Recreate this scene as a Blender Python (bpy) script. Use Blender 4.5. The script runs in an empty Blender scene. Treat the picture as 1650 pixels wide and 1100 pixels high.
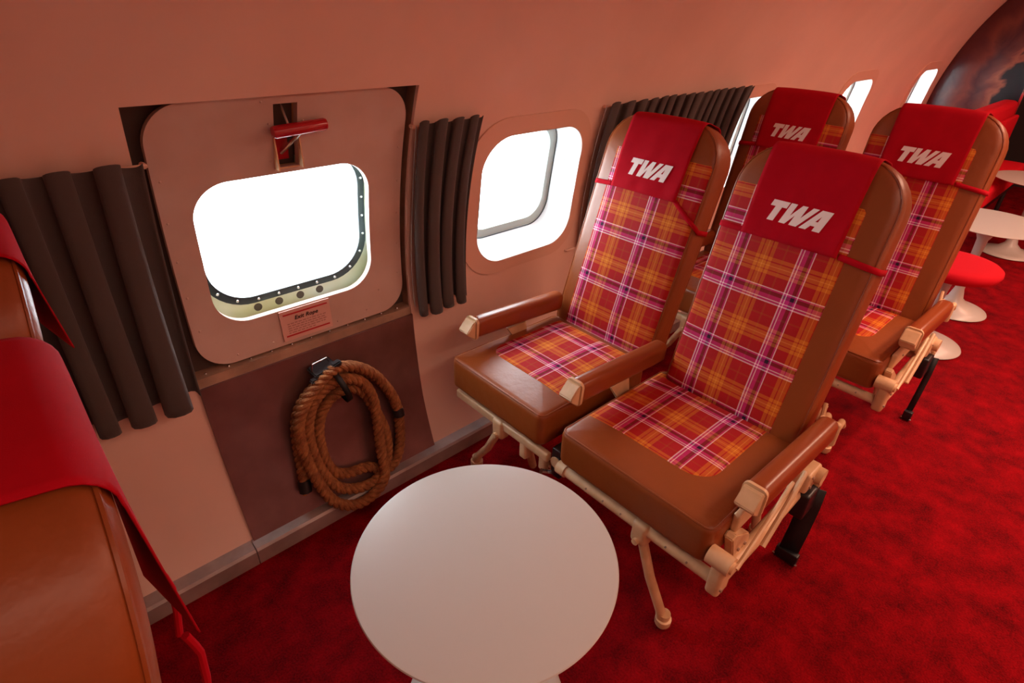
import bpy, bmesh, math, random
from mathutils import Vector, Matrix
from mathutils.geometry import tessellate_polygon
random.seed(7)
PI = math.pi
scene = bpy.context.scene
C = scene.collection

# ------------------------------------------------------------------ camera
cam = bpy.data.cameras.new('camera'); camo = bpy.data.objects.new('camera', cam); C.objects.link(camo)
R_ = Vector((0.73807585, -0.67425161, 0.02507599)); U_ = Vector((0.32964374, 0.39277681, 0.85852279)); F_ = Vector((0.58870964, 0.6253888, -0.5121619))
m = Matrix.Identity(4)
for i in range(3):
    m[i][0] = R_[i]; m[i][1] = U_[i]; m[i][2] = -F_[i]
m[0][3], m[1][3], m[2][3] = 0, 0, 1.45
camo.matrix_world = m
cam.sensor_width = 36; cam.lens = 912.1/1650*36; cam.clip_start = 0.01; cam.clip_end = 200
scene.camera = camo

# ------------------------------------------------------------------ world, lights, exposure
w = bpy.data.worlds.new('sky'); scene.world = w; w.use_nodes = True
bg = w.node_tree.nodes['Background']; bg.inputs[0].default_value = (0.86, 0.94, 1.0, 1); bg.inputs[1].default_value = 5.5
scene.view_settings.view_transform = 'Standard'; scene.view_settings.look = 'None'
scene.view_settings.exposure = 1.56; scene.view_settings.gamma = 1.0; scene.view_settings.use_curve_mapping = False

def area(name, loc, size, energy, color, rot=(0, 0, 0)):
    l = bpy.data.lights.new(name, 'AREA'); l.shape = 'RECTANGLE'; l.size, l.size_y = size
    l.energy = energy; l.color = color
    o = bpy.data.objects.new(name, l); C.objects.link(o); o.location = loc; o.rotation_euler = rot
    return o
area('ceiling_lamp', (0.6, -0.75, 2.02), (2.4, 0.25), 6.5, (1.0, 0.68, 0.50), (math.radians(-14), 0, 0))
area('ceiling_lamp', (3.4, -0.55, 2.08), (2.6, 0.25), 20, (1.0, 0.60, 0.41), (math.radians(-10), 0, 0))
area('ceiling_lamp', (5.4, -0.4, 2.1), (1.0, 0.25), 6, (1.0, 0.45, 0.30))
def spot(name, loc, target, energy, color, size, blend=0.9):
    l = bpy.data.lights.new(name, 'SPOT'); l.energy = energy; l.color = color; l.spot_size = size; l.spot_blend = blend; l.shadow_soft_size = 0.06
    o = bpy.data.objects.new(name, l); C.objects.link(o); o.location = loc
    o.rotation_euler = (Vector(target)-Vector(loc)).to_track_quat('-Z', 'Y').to_euler()
spot('aisle_downlight', (2.35, -0.2, 2.15), (2.35, -0.2, 0), 26, (1.0, 0.62, 0.5), math.radians(62))

# ------------------------------------------------------------------ node helpers
def mat(name, base, rough=0.5, metallic=0.0, bump=0.0, bscale=200, vary=0.0, vscale=8, sheen=0.0, spec=0.5, coat=0.0, dist=0.002, vary2=None):
    M = bpy.data.materials.new(name); M.use_nodes = True; nt = M.node_tree
    P = nt.nodes['Principled BSDF']
    P.inputs['Base Color'].default_value = (*base, 1); P.inputs['Roughness'].default_value = rough
    P.inputs['Metallic'].default_value = metallic; P.inputs['Specular IOR Level'].default_value = spec
    P.inputs['Sheen Weight'].default_value = sheen; P.inputs['Coat Weight'].default_value = coat
    tc = nt.nodes.new('ShaderNodeTexCoord')
    if vary or vary2:
        n = nt.nodes.new('ShaderNodeTexNoise'); n.inputs['Scale'].default_value = vscale; n.inputs['Detail'].default_value = 5
        r = nt.nodes.new('ShaderNodeValToRGB')
        lo = vary2 if vary2 else tuple(c*(1-vary) for c in base); hi = base if vary2 else tuple(min(1, c*(1+vary)) for c in base)
        r.color_ramp.elements[0].position = 0.3; r.color_ramp.elements[0].color = (*lo, 1)
        r.color_ramp.elements[1].position = 0.7; r.color_ramp.elements[1].color = (*hi, 1)
        nt.links.new(tc.outputs['Object'], n.inputs['Vector']); nt.links.new(n.outputs['Fac'], r.inputs[0]); nt.links.new(r.outputs[0], P.inputs['Base Color'])
    if bump:
        n2 = nt.nodes.new('ShaderNodeTexNoise'); n2.inputs['Scale'].default_value = bscale; n2.inputs['Detail'].default_value = 3
        b = nt.nodes.new('ShaderNodeBump'); b.inputs['Strength'].default_value = bump; b.inputs['Distance'].default_value = dist
        nt.links.new(tc.outputs['Object'], n2.inputs['Vector']); nt.links.new(n2.outputs['Fac'], b.inputs['Height']); nt.links.new(b.outputs[0], P.inputs['Normal'])
    return M

M = {}
M['wall'] = mat('wall_lining', (0.80, 0.545, 0.45), 0.42, bump=0.15, bscale=6, vary=0.06, vscale=3, dist=0.01)
M['door'] = mat('hatch_paint', (0.66, 0.49, 0.43), 0.5, vary2=(0.53, 0.36, 0.30), vscale=5, bump=0.1, bscale=60)
M['trim'] = mat('window_trim', (0.76, 0.48, 0.365), 0.42)
M['jamb'] = mat('jamb_paint', (0.36, 0.22, 0.15), 0.55, vary=0.4, vscale=9, bump=0.2, bscale=40)
M['jambdark'] = mat('jamb_shadow_metal', (0.07, 0.045, 0.035), 0.6)  # near-black colour carries the shade of the gap around the hatch
M['white'] = mat('reveal_white', (0.86, 0.90, 0.90), 0.35)
M['rim'] = mat('rim_grey_green', (0.52, 0.60, 0.56), 0.4)
M['zinc'] = mat('primer_green', (0.62, 0.62, 0.40), 0.4, vary2=(0.72, 0.76, 0.70), vscale=7)
M['gasket'] = mat('gasket', (0.018, 0.028, 0.032), 0.4)
M['steel'] = mat('steel', (0.72, 0.74, 0.76), 0.22, metallic=1.0)
M['panel'] = mat('brown_metal_panel', (0.27, 0.135, 0.125), 0.34, metallic=0.55, vary2=(0.17, 0.075, 0.07), vscale=7, bump=0.08, bscale=25)
M['base'] = mat('baseboard_metal', (0.40, 0.32, 0.30), 0.42, metallic=0.35, vary=0.2, vscale=12)
M['curtain'] = mat('curtain_cloth', (0.075, 0.062, 0.058), 0.9, bump=0.3, bscale=900, sheen=0.15)
M['hemline'] = mat('curtain_lining', (0.45, 0.42, 0.42), 0.8)
M['leather'] = mat('tan_leather', (0.26, 0.058, 0.011), 0.40, bump=0.3, bscale=38, spec=0.45, vary=0.12, vscale=5, dist=0.004)
M['armleather'] = mat('arm_leather', (0.27, 0.056, 0.014), 0.28, bump=0.15, bscale=260, dist=0.001)
M['cream'] = mat('cream_enamel', (0.74, 0.48, 0.27), 0.40, vary2=(0.60, 0.35, 0.18), vscale=22, bump=0.1, bscale=80)
M['blackp'] = mat('black_plastic', (0.012, 0.012, 0.014), 0.35)
M['belt'] = mat('black_webbing', (0.008, 0.008, 0.009), 0.55, bump=0.3, bscale=700)
M['redcloth'] = mat('red_cover_cloth', (0.44, 0.002, 0.012), 0.9, bump=0.25, bscale=1200, spec=0.12, vary=0.06, vscale=20)
M['redfelt'] = mat('red_upholstery', (0.58, 0.006, 0.018), 0.85, bump=0.2, bscale=900, spec=0.15)
M['letter'] = mat('letter_white', (0.92, 0.80, 0.75), 0.8)
M['table'] = mat('white_lacquer', (0.54, 0.51, 0.475), 0.30, bump=0.02, bscale=3)
M['rope'] = mat('manila_rope', (0.42, 0.165, 0.050), 0.8, bump=0.8, bscale=260, vary2=(0.20, 0.062, 0.018), vscale=45, dist=0.004)
M['redmetal'] = mat('red_enamel', (0.42, 0.004, 0.012), 0.22, coat=0.3)
M['sign'] = mat('sign_card', (0.72, 0.42, 0.36), 0.35)
M['signred'] = mat('sign_red', (0.50, 0.01, 0.02), 0.5)
M['ink'] = mat('sign_ink', (0.02, 0.01, 0.01), 0.5)
M['inkfine'] = mat('sign_small_print', (0.42, 0.20, 0.17), 0.5)
M['concrete'] = mat('apron_concrete', (0.72, 0.72, 0.72), 0.9, vary=0.1, vscale=0.3)
M['skin'] = mat('fuselage_skin', (0.75, 0.77, 0.80), 0.3, metallic=0.6)
M['ceiling'] = mat('ceiling_lining', (0.78, 0.52, 0.43), 0.5)
M['dark'] = mat('unlit_cabin_black', (0.02, 0.012, 0.014), 0.6)  # near-black end wall colour paints in the dark of the space past the doorway
M['chrome'] = mat('chrome', (0.85, 0.86, 0.88), 0.08, metallic=1.0)

# carpet
def carpet():
    Mt = bpy.data.materials.new('red_carpet'); Mt.use_nodes = True; nt = Mt.node_tree; P = nt.nodes['Principled BSDF']
    P.inputs['Roughness'].default_value = 0.95; P.inputs['Specular IOR Level'].default_value = 0.08; P.inputs['Sheen Weight'].default_value = 0.0
    P.inputs['Sheen Tint'].default_value = (1, .2, .25, 1)
    tc = nt.nodes.new('ShaderNodeTexCoord')
    n1 = nt.nodes.new('ShaderNodeTexNoise'); n1.inputs['Scale'].default_value = 11; n1.inputs['Detail'].default_value = 6; n1.inputs['Roughness'].default_value = 0.65
    n2 = nt.nodes.new('ShaderNodeTexNoise'); n2.inputs['Scale'].default_value = 190; n2.inputs['Detail'].default_value = 2
    for n in (n1, n2): nt.links.new(tc.outputs['Object'], n.inputs['Vector'])
    mx = nt.nodes.new('ShaderNodeMath'); mx.operation = 'MULTIPLY_ADD'; mx.inputs[1].default_value = 0.5
    nt.links.new(n2.outputs['Fac'], mx.inputs[0]); nt.links.new(n1.outputs['Fac'], mx.inputs[2])
    r = nt.nodes.new('ShaderNodeValToRGB'); e = r.color_ramp.elements
    e[0].position = 0.50; e[0].color = (0.065, 0.0004, 0.002, 1); e[1].position = 1.0; e[1].color = (0.32, 0.001, 0.005, 1)
    nt.links.new(mx.outputs[0], r.inputs[0]); nt.links.new(r.outputs[0], P.inputs['Base Color'])
    b = nt.nodes.new('ShaderNodeBump'); b.inputs['Strength'].default_value = 0.7; b.inputs['Distance'].default_value = 0.006
    nt.links.new(n2.outputs['Fac'], b.inputs['Height']); nt.links.new(b.outputs[0], P.inputs['Normal'])
    return Mt
M['carpet'] = carpet()

# plaid
def plaid():
    Mt = bpy.data.materials.new('tartan_cloth'); Mt.use_nodes = True; nt = Mt.node_tree; P = nt.nodes['Principled BSDF']
    P.inputs['Roughness'].default_value = 0.8; P.inputs['Specular IOR Level'].default_value = 0.3
    uv = nt.nodes.new('ShaderNodeTexCoord'); sp = nt.nodes.new('ShaderNodeSeparateXYZ'); nt.links.new(uv.outputs['UV'], sp.inputs[0])
    red = (0.43, 0.006, 0.008); ora = (0.66, 0.17, 0.010); dor = (0.40, 0.05, 0.006); mag = (0.62, 0.02, 0.21); drk = (0.025, 0.006, 0.02); wh = (1.0, 0.80, 0.78); yel = (0.85, 0.36, 0.05)
    seq = [(0, wh), (.017, mag), (.045, wh), (.062, mag), (.125, drk), (.180, mag), (.205, wh), (.222, red), (.40, ora), (.455, red), (.47, ora), (.52, yel), (.534, ora), (.58, red), (.60, ora),
           (.655, red), (.80, dor), (.825, red)]
    outs = []
    for k in (0, 1):
        d = nt.nodes.new('ShaderNodeMath'); d.operation = 'DIVIDE'; d.inputs[1].default_value = 0.178; nt.links.new(sp.outputs[k], d.inputs[0])
        fr = nt.nodes.new('ShaderNodeMath'); fr.operation = 'FRACT'; nt.links.new(d.outputs[0], fr.inputs[0])
        r = nt.nodes.new('ShaderNodeValToRGB'); r.color_ramp.interpolation = 'CONSTANT'
        els = r.color_ramp.elements
        els[0].position = seq[0][0]; els[0].color = (*seq[0][1], 1); els[1].position = seq[1][0]; els[1].color = (*seq[1][1], 1)
        for p, c in seq[2:]:
            q = els.new(p); q.color = (*c, 1)
        nt.links.new(fr.outputs[0], r.inputs[0]); outs.append(r.outputs[0])
    # twill: diagonal fine rib swaps warp and weft
    ad = nt.nodes.new('ShaderNodeMath'); ad.operation = 'ADD'; nt.links.new(sp.outputs[0], ad.inputs[0]); nt.links.new(sp.outputs[1], ad.inputs[1])
    mu = nt.nodes.new('ShaderNodeMath'); mu.operation = 'MULTIPLY'; mu.inputs[1].default_value = 2*PI/0.0022; nt.links.new(ad.outputs[0], mu.inputs[0])
    si = nt.nodes.new('ShaderNodeMath'); si.operation = 'SINE'; nt.links.new(mu.outputs[0], si.inputs[0])
    ma = nt.nodes.new('ShaderNodeMath'); ma.operation = 'MULTIPLY_ADD'; ma.inputs[1].default_value = 0.18; ma.inputs[2].default_value = 0.5; nt.links.new(si.outputs[0], ma.inputs[0])
    mx = nt.nodes.new('ShaderNodeMix'); mx.data_type = 'RGBA'
    nt.links.new(ma.outputs[0], mx.inputs[0]); nt.links.new(outs[0], mx.inputs[6]); nt.links.new(outs[1], mx.inputs[7]); nt.links.new(mx.outputs[2], P.inputs['Base Color'])
    b = nt.nodes.new('ShaderNodeBump'); b.inputs['Strength'].default_value = 0.25; b.inputs['Distance'].default_value = 0.001
    nt.links.new(si.outputs[0], b.inputs['Height']); nt.links.new(b.outputs[0], P.inputs['Normal'])
    return Mt
M['plaid'] = plaid()

def glass():
    Mt = bpy.data.materials.new('pane_glass'); Mt.use_nodes = True; nt = Mt.node_tree; nt.nodes.clear()
    o = nt.nodes.new('ShaderNodeOutputMaterial'); t = nt.nodes.new('ShaderNodeBsdfTransparent'); g = nt.nodes.new('ShaderNodeBsdfGlossy')
    t.inputs[0].default_value = (0.96, 0.98, 0.98, 1); g.inputs['Roughness'].default_value = 0.03
    lw = nt.nodes.new('ShaderNodeLayerWeight'); pw = nt.nodes.new('ShaderNodeMath'); pw.operation = 'POWER'; pw.inputs[1].default_value = 4
    fr = nt.nodes.new('ShaderNodeMath'); fr.operation = 'MULTIPLY_ADD'; fr.inputs[1].default_value = 0.6; fr.inputs[2].default_value = 0.04
    nt.links.new(lw.outputs['Facing'], pw.inputs[0]); nt.links.new(pw.outputs[0], fr.inputs[0]); mx = nt.nodes.new('ShaderNodeMixShader')
    nt.links.new(fr.outputs[0], mx.inputs[0]); nt.links.new(t.outputs[0], mx.inputs[1]); nt.links.new(g.outputs[0], mx.inputs[2]); nt.links.new(mx.outputs[0], o.inputs[0])
    return Mt
M['glass'] = glass()

def reflection_bands():  # brown and black bands painted in place of reflections in the glossy partition
    Mt = bpy.data.materials.new('lacquer_reflection_bands'); Mt.use_nodes = True; nt = Mt.node_tree; P = nt.nodes['Principled BSDF']
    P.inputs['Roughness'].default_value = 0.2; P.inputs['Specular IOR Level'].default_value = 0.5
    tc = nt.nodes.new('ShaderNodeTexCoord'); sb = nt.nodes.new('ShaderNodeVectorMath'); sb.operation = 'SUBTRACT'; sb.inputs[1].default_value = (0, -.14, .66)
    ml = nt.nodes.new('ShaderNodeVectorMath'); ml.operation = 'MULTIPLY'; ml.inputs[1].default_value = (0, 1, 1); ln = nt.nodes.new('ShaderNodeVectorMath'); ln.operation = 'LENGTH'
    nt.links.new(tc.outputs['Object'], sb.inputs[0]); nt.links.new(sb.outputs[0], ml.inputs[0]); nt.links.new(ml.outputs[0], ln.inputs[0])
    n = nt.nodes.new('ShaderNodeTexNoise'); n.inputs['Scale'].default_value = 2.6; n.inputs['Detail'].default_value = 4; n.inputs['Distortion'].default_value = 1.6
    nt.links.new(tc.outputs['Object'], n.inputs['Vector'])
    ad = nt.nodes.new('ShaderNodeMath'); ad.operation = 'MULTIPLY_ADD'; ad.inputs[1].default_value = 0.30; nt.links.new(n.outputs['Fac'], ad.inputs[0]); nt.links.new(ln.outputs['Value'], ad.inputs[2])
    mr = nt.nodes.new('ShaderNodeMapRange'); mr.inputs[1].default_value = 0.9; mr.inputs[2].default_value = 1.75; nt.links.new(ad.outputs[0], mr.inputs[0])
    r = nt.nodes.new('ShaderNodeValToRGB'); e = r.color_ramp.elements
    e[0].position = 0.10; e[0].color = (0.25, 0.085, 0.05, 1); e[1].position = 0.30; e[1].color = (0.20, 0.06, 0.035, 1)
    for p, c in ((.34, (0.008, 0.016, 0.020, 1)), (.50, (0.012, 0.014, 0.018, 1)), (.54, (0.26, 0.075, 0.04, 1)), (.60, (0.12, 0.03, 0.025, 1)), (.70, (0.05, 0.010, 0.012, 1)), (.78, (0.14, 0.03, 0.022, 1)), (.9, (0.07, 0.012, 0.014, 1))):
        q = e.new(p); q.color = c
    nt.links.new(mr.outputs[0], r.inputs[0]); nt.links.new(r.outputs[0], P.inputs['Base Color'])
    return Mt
M['reflection_bands'] = reflection_bands()

# ------------------------------------------------------------------ object helpers
def finish(me, smooth=True, ang=35):
    if smooth:
        for p in me.polygons: p.use_smooth = True
        try: me.set_sharp_from_angle(angle=math.radians(ang))
        except Exception: pass

def obj(name, bm, material, parent=None, smooth=True, ang=35, recalc=True):
    if recalc: bmesh.ops.recalc_face_normals(bm, faces=bm.faces)
    me = bpy.data.meshes.new(name); bm.to_mesh(me); bm.free(); finish(me, smooth, ang)
    me.materials.append(M[material])
    o = bpy.data.objects.new(name, me); C.objects.link(o)
    if parent is not None:
        o.parent = parent
        if not parent.parent: o.matrix_parent_inverse = Matrix.Translation(parent.location).inverted()
    return o

def thing(name, label, cat, loc=(0, 0, 0), group=None, kind=None):
    o = bpy.data.objects.new(name, None); C.objects.link(o); o.location = loc; o.empty_display_size = 0.1
    if label: o['label'] = label
    if cat: o['category'] = cat
    if group: o['group'] = group
    if kind: o['kind'] = kind
    return o
def tag(o, label=None, cat=None, group=None, kind=None):
    if label: o['label'] = label
    if cat: o['category'] = cat
    if group: o['group'] = group
    if kind: o['kind'] = kind
    return o
def struct(o, label=None): o['kind'] = 'structure'; return tag(o, label)

def box(bm, x0, x1, y0, y1, z0, z1, bev=0.0, T=None):
    r = bmesh.ops.create_cube(bm, size=1)
    vs = r['verts']
    for v in vs: v.co = Vector(((x0+x1)/2+v.co.x*(x1-x0), (y0+y1)/2+v.co.y*(y1-y0), (z0+z1)/2+v.co.z*(z1-z0)))
    if bev:
        es = list({e for v in vs for e in v.link_edges})
        rb = bmesh.ops.bevel(bm, geom=es, offset=bev, segments=2, affect='EDGES'); vs = list({v for f in rb['faces'] for v in f.verts} | {v for v in vs if v.is_valid})
    if T is not None:
        for v in vs: v.co = T @ v.co
    return vs

def tube(bm, pts, r, n=12, closed=False, caps=True):
    pts = [Vector(p) for p in pts]; N = len(pts); rs = r if isinstance(r, (list, tuple)) else [r]*N
    rings = []; up = None
    for i, p in enumerate(pts):
        a = pts[(i-1) % N] if (closed or i > 0) else p; b = pts[(i+1) % N] if (closed or i < N-1) else p
        t = (b-a).normalized()
        if up is None:
            up = Vector((0, 0, 1)) if abs(t.z) < 0.9 else Vector((1, 0, 0))
        up = (up - t*up.dot(t)).normalized(); s = t.cross(up)
        rings.append([bm.verts.new(p + (up*math.cos(2*PI*k/n)+s*math.sin(2*PI*k/n))*rs[i]) for k in range(n)])
    for i in range(N if closed else N-1):
        A, B = rings[i], rings[(i+1) % N]
        for k in range(n): bm.faces.new((A[k], A[(k+1) % n], B[(k+1) % n], B[k]))
    if caps and not closed:
        bm.faces.new(rings[0][::-1]); bm.faces.new(rings[-1])

def lathe(bm, prof, cx, cy, n=64):
    rings = []
    for r, z in prof:
        if r < 1e-5: rings.append([bm.verts.new((cx, cy, z))])
        else: rings.append([bm.verts.new((cx+r*math.cos(2*PI*k/n), cy+r*math.sin(2*PI*k/n), z)) for k in range(n)])
    for A, B in zip(rings, rings[1:]):
        if len(A) == 1 and len(B) == 1: continue
        for k in range(n):
            k2 = (k+1) % n
            if len(A) == 1: bm.faces.new((A[0], B[k], B[k2]))
            elif len(B) == 1: bm.faces.new((A[k], A[k2], B[0]))
            else: bm.faces.new((A[k], A[k2], B[k2], B[k]))

def prism(bm, poly, axis, a0, a1):
    """poly: list of 2D points; axis the extrusion axis ('x','y','z')"""
    def P(u, v, w_):
        return {'y': (u, w_, v), 'x': (w_, u, v), 'z': (u, v, w_)}[axis]
    A = [bm.verts.new(P(u, v, a0)) for u, v in poly]; B = [bm.verts.new(P(u, v, a1)) for u, v in poly]
    n = len(poly)
    bm.faces.new(A[::-1]); bm.faces.new(B)
    for i in range(n): bm.faces.new((A[i], A[(i+1) % n], B[(i+1) % n], B[i]))

def rrect(x0, x1, z0, z1, r, n=10):
    out = []
    r = max(min(r, (x1-x0)/2-1e-4, (z1-z0)/2-1e-4), 1e-4)
    for cx, cz, a in ((x1-r, z1-r, 0), (x0+r, z1-r, 90), (x0+r, z0+r, 180), (x1-r, z0+r, 270)):
        for k in range(n+1):
            t = math.radians(a+90*k/n); out.append((cx+r*math.cos(t), cz+r*math.sin(t)))
    return out

# fuselage section
YC, ZC, R0 = -0.14, 0.66, 1.60
def wy(z, R=R0): return YC+math.sqrt(max(R*R-(z-ZC)**2, 0))
def slab_bm(x0, x1, z0, z1, Ra, Rb, nz=40):
    bm = bmesh.new()
    V = {}
    for i, x in enumerate((x0, x1)):
        for j in range(nz+1):
            z = z0+(z1-z0)*j/nz
            # use angle so that both radii share the same normal direction
            a = math.asin((z-ZC)/((Ra+Rb)/2))
            for k, R in enumerate((Ra, Rb)):
                V[i, j, k] = bm.verts.new((x, YC+R*math.cos(a), ZC+R*math.sin(a)))
    for j in range(nz):
        bm.faces.new((V[0, j, 0], V[1, j, 0], V[1, j+1, 0], V[0, j+1, 0])); bm.faces.new((V[0, j, 1], V[0, j+1, 1], V[1, j+1, 1], V[1, j, 1]))
        for i in (0, 1):
            f = (V[i, j, 0], V[i, j+1, 0], V[i, j+1, 1], V[i, j, 1]); bm.faces.new(f if i == 0 else f[::-1])
    for j in (0, nz):
        bm.faces.new((V[0, j, 0], V[0, j, 1], V[1, j, 1], V[1, j, 0]))
    bmesh.ops.recalc_face_normals(bm, faces=bm.faces)
    return bm
def boolean(o, cutter, op):
    md = o.modifiers.new('b', 'BOOLEAN'); md.object = cutter; md.operation = op; md.solver = 'EXACT'
    bpy.context.view_layer.update()
    dg = bpy.context.evaluated_depsgraph_get(); me = bpy.data.meshes.new_from_object(o.evaluated_get(dg))
    o.modifiers.clear(); old = o.data; o.data = me; bpy.data.meshes.remove(old)
def prism_obj(poly, y0=1.0, y1=1.9):
    bm = bmesh.new(); prism(bm, poly, 'y', y0, y1); bmesh.ops.recalc_face_normals(bm, faces=bm.faces)
    me = bpy.data.meshes.new('c'); bm.to_mesh(me); bm.free(); o = bpy.data.objects.new('c', me); C.objects.link(o); return o
def curved(name, outline, holes, Ra, Rb, material, parent=None, nz=40, bev=0.0):
    xs = [p[0] for p in outline]; zs = [p[1] for p in outline]
    bm = slab_bm(min(xs)-.02, max(xs)+.02, min(zs)-.03, max(zs)+.03, Ra, Rb, nz)
    me = bpy.data.meshes.new(name); bm.to_mesh(me); bm.free(); me.materials.append(M[material])
    o = bpy.data.objects.new(name, me); C.objects.link(o)
    cs = [(prism_obj(outline), 'INTERSECT')] + [(prism_obj(h), 'DIFFERENCE') for h in holes]
    for c, op in cs:
        boolean(o, c, op); me2 = c.data; bpy.data.objects.remove(c); bpy.data.meshes.remove(me2)
    finish(o.data, True, 30)
    if len(o.data.materials) == 0: o.data.materials.append(M[material])
    if parent is not None:
        o.parent = parent; o.matrix_parent_inverse = Matrix.Translation(parent.location).inverted()
    return o

# ------------------------------------------------------------------ room shell
X0, X1 = -1.9, 7.6
WIN = [1.425, 2.88, 4.32, 5.77]
def win_open(c): return rrect(c-.24, c+.24, .635, 1.087, .115)
CUT = [(.228, .545), (.903, .545), (.906, 1.263), (.226, 1.263)]

bm = bmesh.new(); box(bm, X0, X1, YC-1.47, 1.316, -0.05, 0.0); struct(obj('floor', bm, 'carpet', smooth=False), 'dark red cabin carpet')
# left wall: from below the floor to about 1.75 m
zt = 1.75
bm = slab_bm(X0, X1, -0.06, zt, 1.60, 1.612, 90)
me = bpy.data.meshes.new('wall_left'); bm.to_mesh(me); bm.free(); me.materials.append(M['wall'])
wall = bpy.data.objects.new('wall_left', me); C.objects.link(wall)
for h in [win_open(c) for c in WIN] + [CUT]:
    c = prism_obj(h); boolean(wall, c, 'DIFFERENCE'); bpy.data.objects.remove(c)
finish(wall.data, True, 30); struct(wall, 'salmon curved cabin wall with windows')
# outer skin
bm = slab_bm(X0, X1, -0.06, zt, 1.706, 1.716, 60)
me = bpy.data.meshes.new('wall_outer_skin'); bm.to_mesh(me); bm.free(); me.materials.append(M['skin'])
skin = bpy.data.objects.new('wall_outer', me); C.objects.link(skin)
for h in [rrect(c-.21, c+.18, .715, 1.085, .09) for c in WIN] + [rrect(.31, .80, .715, 1.115, .08)]:
    c = prism_obj(h); boolean(skin, c, 'DIFFERENCE'); bpy.data.objects.remove(c)
finish(skin.data, True, 30); struct(skin)
# ceiling and right wall as the rest of the barrel
a_top = math.asin((zt-.03-ZC)/1.6); a_fl = math.asin((-0.06-ZC)/1.6)
def arc(name, a0, a1, n, material):
    bm = bmesh.new(); V = []
    for i in range(n+1):
        a = a0+(a1-a0)*i/n
        V.append([bm.verts.new((x, YC+R*math.cos(a), ZC+R*math.sin(a))) for x in (X0, X1) for R in (1.6, 1.612)])
    for A, B in zip(V, V[1:]):
        bm.faces.new((A[0], A[2], B[2], B[0])); bm.faces.new((A[1], B[1], B[3], A[3]))
        bm.faces.new((A[0], B[0], B[1], A[1])); bm.faces.new((A[2], A[3], B[3], B[2]))
    bm.faces.new((V[0][0], V[0][1], V[0][3], V[0][2])); bm.faces.new((V[-1][0], V[-1][2], V[-1][3], V[-1][1]))
    return struct(obj(name, bm, material))
arc('ceiling', a_top, PI-a_top, 40, 'ceiling')
arc('wall_right', PI-a_top, PI-a_fl, 40, 'wall')
# end walls
def section(R, zlo=0.0, n=60, ya=None, yb=None):
    a0 = math.asin((zlo-ZC)/R); pts = []
    for i in range(n+1):
        a = a0+(PI-2*a0)*i/n; pts.append((YC+R*math.cos(a), ZC+R*math.sin(a)))
    return pts
for nm, xx in (('wall_front', X0), ('wall_end', X1)):
    bm = bmesh.new(); prism(bm, section(1.61, -.05), 'x', xx-.02 if xx < 0 else xx, xx if xx < 0 else xx+.02)
    struct(obj(nm, bm, 'wall' if xx < 0 else 'dark', smooth=False))
# partition at x = 6.2 with a doorway
def part_side(y_in, sgn):
    pts = [(y_in, 0.0)]
    for i in range(41):
        z = 1.90*i/40
        y = wy(z, 1.598) if sgn > 0 else 2*YC-wy(z, 1.598)
        pts.append((y, z))
    pts.append((y_in, 1.90)); return pts
bm = bmesh.new(); prism(bm, part_side(.84, 1), 'x', 6.20, 6.23)
struct(obj('wall_back', bm, 'reflection_bands', smooth=False), 'glossy dark partition with reflections painted in as brown and black swirls')
bm = bmesh.new(); prism(bm, part_side(-.85, -1), 'x', 6.20, 6.23); struct(obj('wall_back', bm, 'reflection_bands', smooth=False), 'glossy dark partition on the far side of the doorway')
bm = bmesh.new(); prism(bm, [(p[0], p[1]) for p in section(1.598, 1.90)], 'x', 6.20, 6.23); struct(obj('wall_back', bm, 'reflection_bands', smooth=False))
bm = bmesh.new(); box(bm, 6.185, 6.245, .825, .842, 0, 1.90, .003); struct(obj('trim_3', bm, 'chrome'), 'bright metal edge strip of the partition doorway')
# apron outside
bm = bmesh.new(); box(bm, -8, 24, 4.5, 26, -3.1, -3.0); struct(obj('ground', bm, 'concrete', smooth=False), 'pale concrete apron seen through the windows')
bm = bmesh.new(); box(bm, 2.2, 9, 3.0, 4.6, -0.15, -0.02, .05); tag(obj('aircraft_wing', bm, 'skin'), 'pale wing surface seen outside through the window beside the hatch', 'wing')

# baseboard (two lengths meeting near x=.222)
for i, (a, b) in enumerate(((X0, .221), (.2235, 6.19))):
    bm = bmesh.new(); poly = [(1.318, .0), (1.300, .0), (1.300, .050), (1.306, .058), (1.345, .062), (1.36, .0)]
    prism(bm, poly, 'x', a, b); struct(obj('baseboard_left', bm, 'base', ang=20), 'grey metal baseboard strip')

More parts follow.
